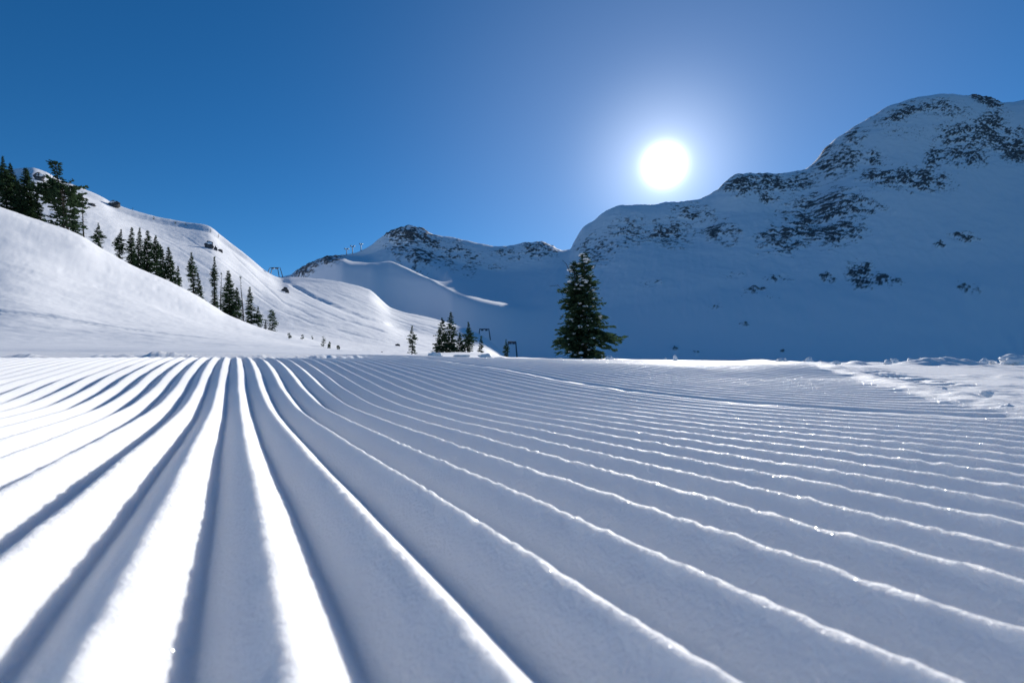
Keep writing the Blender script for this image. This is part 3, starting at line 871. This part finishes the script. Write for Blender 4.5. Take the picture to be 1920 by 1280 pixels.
for i, (px, py, hp, wp, lab) in enumerate([
    (541, 633, 9, 6, 'tiny conifer tip poking out of the snow, highest of the scattered tips'),
    (544, 635, 6, 6, 'low dark tuft beside the highest conifer tip'),
    (567, 637, 10, 6, 'small tuft-topped seedling on the slope foot'),
    (585, 636, 8, 4, 'thin single seedling between the tufts'),
    (607, 650, 21, 11, 'sparse seedling with bare tiered twigs, tallest of the scattered tips'),
    (618, 648, 8, 6, 'small dark tuft close beside the tiered seedling'),
    (617, 653, 6, 6, 'low tuft at the foot of the tiered seedling'),
    (634, 659, 9, 4, 'thin pointed seedling, lowest of the scattered tips')]):
    shrub(px, py, hp, 20, 90, lab, 'seedlings poking through the snow', 500 + i, wp)
for i, (px, py, hp, wp, lab) in enumerate([
    (140, 352, 8, 8, 'dark stunted shrub on the hill skyline behind the ragged pine'),
    (249, 393, 6, 5, 'small dark shrub on the skyline above the crest row'),
    (289, 410, 8, 8, 'dark shrub on the skyline where the hill levels out'),
    (328, 418, 5, 12, 'low flat shrub on the level stretch of the skyline'),
    (348, 421, 5, 8, 'small shrub on the level stretch of the skyline'),
    (395, 434, 7, 8, 'dark shrub where the skyline begins to drop'),
    (409, 444, 9, 5, 'upright shrub on the dropping skyline')]):
    shrub(px, py + 2, hp, 260, 440, lab, 'stunted shrubs on the hill skyline', 520 + i, wp)

def rock(px, py, wpx, hpx, z0, z1, label, seed, snow=True):
    p = hit(px, py, z0, z1)
    u = p.y / 960.0; w, h = wpx * u, hpx * u
    rng = random.Random(seed)
    r = empty('rock', p); tag(r, label, 'rock')
    b = MB(); b.blob((0, 0, 0.2 * h), w * 0.46, w * 0.36, h * 0.68, rng, 0.38, 11, 8); b.build('stone', M_ROCK, r, smooth=False)
    if snow:
        c = MB(); c.blob((-0.03 * w, -0.02 * w, 0.62 * h), w * 0.40, w * 0.32, h * 0.26, rng, 0.2, 9, 6); c.build('snow_cap', M_LOAD, r)
rock(392, 465, 17, 13, 260, 400, 'dark boulder with a snow cap on the sunlit hillside', 1)
rock(404, 469, 6, 8, 260, 400, 'small upright stone next to the capped boulder', 2, False)
rock(413, 472, 9, 5, 260, 400, 'low flat stone below the capped boulder', 3, False)
rock(214, 388, 22, 12, 300, 440, 'dark crag with a snow crest on the hill skyline', 4)
rock(74, 338, 20, 14, 280, 440, 'dark crag showing under the snowy top of the hill', 5)
rock(534, 546, 12, 8, 240, 370, 'grey rock rib at the foot of the hill shoulder', 6, False)
rock(539, 552, 7, 7, 240, 370, 'smaller stone below the grey rock rib', 7, False)
rock(172, 386, 14, 5, 240, 430, 'thin dark stone strip lying in the upper hillside', 8, False)
rock(745, 648, 10, 4, 60, 240, 'half-buried grey stone low on the sunlit bowl', 9, False)
rock(715, 664, 7, 4, 40, 120, 'small dark stone at the edge of the level snow', 10, False)

def lift_frame(px, py_base, z, top, wtop, wbase, label, posts=1):
    kx, _ = ray(px, py_base); u = z / 960.0
    g = Vector((kx * z, z, height(kx * z, z)))
    h = HC + ray(px, top)[1] * z - g.z
    r = empty('lift_pylon', g); tag(r, label, 'lift tower', 'surface lift frames')
    wt, wb = wtop * u / 2, wbase * u / 2
    for sg in (-1, 1):
        for k_ in range(posts):
            o_ = 0.0 if posts == 1 else (-0.28 if k_ else 0.28) * wb
            m = MB(); m.tube([Vector((sg * wb + o_, 0, -0.8)), Vector((sg * wt + o_ * 0.7, 0, h))], [0.30, 0.22], 8); m.build('leg', M_STEEL, r)
    m = MB(); m.tube([Vector((-wt * 1.12, 0, h)), Vector((wt * 1.12, 0, h))], [0.27, 0.27], 8); m.build('crossbeam', M_STEEL, r)
    for sg in (-1, 1):
        m = MB(); m.box((sg * wt * 0.45, 0, h - 0.55), 1.1, 1.8, 0.5); m.tube([Vector((sg * wt * 0.45, 0, h)), Vector((sg * wt * 0.45, 0, h - 0.5))], [0.12, 0.12], 6)
        m.build('sheave', M_STEEL, r)
lift_frame(515, 518, 352, 502, 15, 24, 'doubled steel lift frame standing on the saddle against the sky', 2)
lift_frame(908, 648, 262, 617, 17, 23, 'taller steel lift frame in the mountain shade behind the small firs')
lift_frame(960, 672, 200, 641, 14, 21, 'lower steel lift frame half hidden behind the piste edge')

def lift_pole(px, top, z, label, arm=7):
    kx, _ = ray(px, top); u = z / 960.0
    g = Vector((kx * z, z, float(ground_at(np.array([kx]), np.array([z]))[0]) - 2))
    h = HC + ray(px, top)[1] * z - g.z
    r = empty('lift_tower', g); tag(r, label, 'lift tower', 'lift towers on the far ridge')
    m = MB(); m.tube([Vector((0, 0, -2)), Vector((0, 0, h))], [0.8, 0.55], 8); m.build('pole', M_STEEL, r)
    m = MB(); m.box((0, 0, h), arm * u, 0.9, 0.9); m.build('crossarm', M_STEEL, r)
    for sg in (-1, 1):
        m = MB(); m.box((sg * arm * u * 0.42, 0, h + 0.5), 1.6, 4.0, 1.3); m.build('sheave', M_STEEL, r)
lift_pole(650, 467, 838, 'short lift tower nearest the low end of the far ridge')
lift_pole(661, 462, 838, 'middle lift tower on the far ridge')
lift_pole(677, 458, 838, 'tall thin lift tower on the far ridge below the smaller peak', 5)
lift_pole(1721, 184, 955, 'thin mast on the round summit', 3)
kx, _ = ray(1823, 186); z = 985.0
g = Vector((kx * z, z, float(ground_at(np.array([kx]), np.array([z]))[0])))
r = empty('summit_station', g); tag(r, 'tiny lift station with flat roof on the high summit', 'building')
m = MB(); m.box((0, 0, 2.0), 5, 5, 6); m.build('wall', M_WHITE, r, False)
m = MB(); m.box((2.0, 0, 7.0), 10, 7, 1.6); m.build('roof', M_STEEL, r, False)
m = MB(); m.tube([Vector((5, 0, -3)), Vector((5, 0, 6.4))], [.5, .5], 6); m.build('post', M_STEEL, r)

# ------------------------------------------------------------------ loose lumps of snow
def clod(px, py, wpx, hpx, z, label, group, seed, dome=False):
    kx, _ = ray(px, py); u = z / 960.0
    x = kx * z
    gz = float(ground_at(np.array([kx]), np.array([z]))[0])
    gz = max(gz, HC + ray(px, py)[1] * z - 0.01)
    rng = np.random.default_rng(seed)
    n, mrow = 22, 14
    th = np.linspace(0, math.pi, mrow)[:, None]; ph_ = np.linspace(0, 2 * math.pi, n, endpoint=False)[None, :]
    dx, dy, dz = np.sin(th) * np.cos(ph_), np.sin(th) * np.sin(ph_), np.cos(th) * np.ones_like(ph_)
    nz = 1 + 0.45 * pnoise(dx * 1.6 + seed, dz * 1.6 + dy * 1.3, seed) + 0.28 * pnoise(dx * 4 + dy * 3, dz * 4 - dy * 3 + seed, seed + 1) + 0.13 * pnoise(dx * 9 - dy * 6, dz * 9 + dy * 7, seed + 2)
    V = np.stack([dx * nz * wpx * u / 2, dy * nz * wpx * u / 2.4, dz * nz * hpx * u * 0.72 + hpx * u * 0.28], -1).reshape(-1, 3)
    i = np.arange(mrow - 1)[:, None] * n + np.arange(n)[None, :]; j = np.arange(mrow - 1)[:, None] * n + (np.arange(n)[None, :] + 1) % n
    F_ = np.stack([i, i + n, j + n, j], -1).reshape(-1, 4)
    o = mesh_np('snow_clod', V, F_, M_CLOD); o.location = (x, z, gz - 0.1 * hpx * u)
    tag(o, label, 'snow lump', group)
GC = 'snow lumps along the piste edge'
for i, (px, py, w, h, z, lab) in enumerate([
    (1266, 681, 7, 10, 3.2, 'small upright snow lump alone on the piste skyline below the sun'),
    (1248, 674, 5, 4, 3.4, 'flat crumb of snow beside the upright lump on the skyline'),
    (1466, 681, 22, 8, 2.9, 'low snow lump at the far end of the windrow'),
    (1516, 682, 17, 11, 2.4, 'crumbly snow lump at the start of the windrow'),
    (1540, 689, 12, 6, 2.3, 'small lump just below the crumbly one on the windrow'),
    (1568, 685, 14, 5, 2.5, 'flat snow lump between windrow and skyline'),
    (1666, 684, 14, 7, 2.6, 'lump in the trampled snow beside the shaded mounds'),
    (1676, 677, 14, 7, 3.2, 'rounded lump on the skyline behind the shaded mounds'),
    (1708, 678, 12, 6, 3.3, 'low lump on the skyline next to the pointed one'),
    (1731, 677, 15, 10, 3.1, 'pointed snow lump, highest above the shaded mounds'),
    (1745, 678, 9, 4, 3.2, 'small crumb at the foot of the pointed lump'),
    (1846, 678, 14, 8, 3.1, 'block of snow on the skyline beside the large domed lump'),
    (1861, 679, 10, 5, 3.1, 'flat crumb between the block and the large domed lump'),
    (1905, 677, 46, 16, 3.0, 'large domed snow lump on the skyline beyond the block of snow'),
    (1838, 759, 14, 9, 0.92, 'lump of broken snow where windrow and ridges meet'),
    (1890, 766, 26, 14, 0.82, 'biggest broken lump of the windrow rubble'),
    (1860, 757, 12, 7, 0.95, 'small broken lump among the windrow rubble'),
    (1790, 748, 14, 7, 1.05, 'flat broken lump in the windrow rubble'),
    (1850, 745, 20, 8, 1.1, 'wide low lump right of the windrow rubble'),
    (1770, 738, 12, 6, 1.2, 'crumb of snow halfway along the windrow'),
    (815, 665, 24, 8, 4.4, 'snow lump in front of the joined pair of firs'),
    (866, 666, 30, 4, 4.3, 'low snow lump before the gap in the small firs'),
    (910, 667, 24, 6, 4.3, 'snow lump below the small fir by the lift frame'),
    (936, 670, 20, 3, 4.2, 'flat snow lump beyond the small firs'),
    (1142, 671, 14, 6, 4.0, 'snow lump at the foot of the large two-topped fir')]):
    clod(px, py, w, h, z, lab, GC, 900 + i)
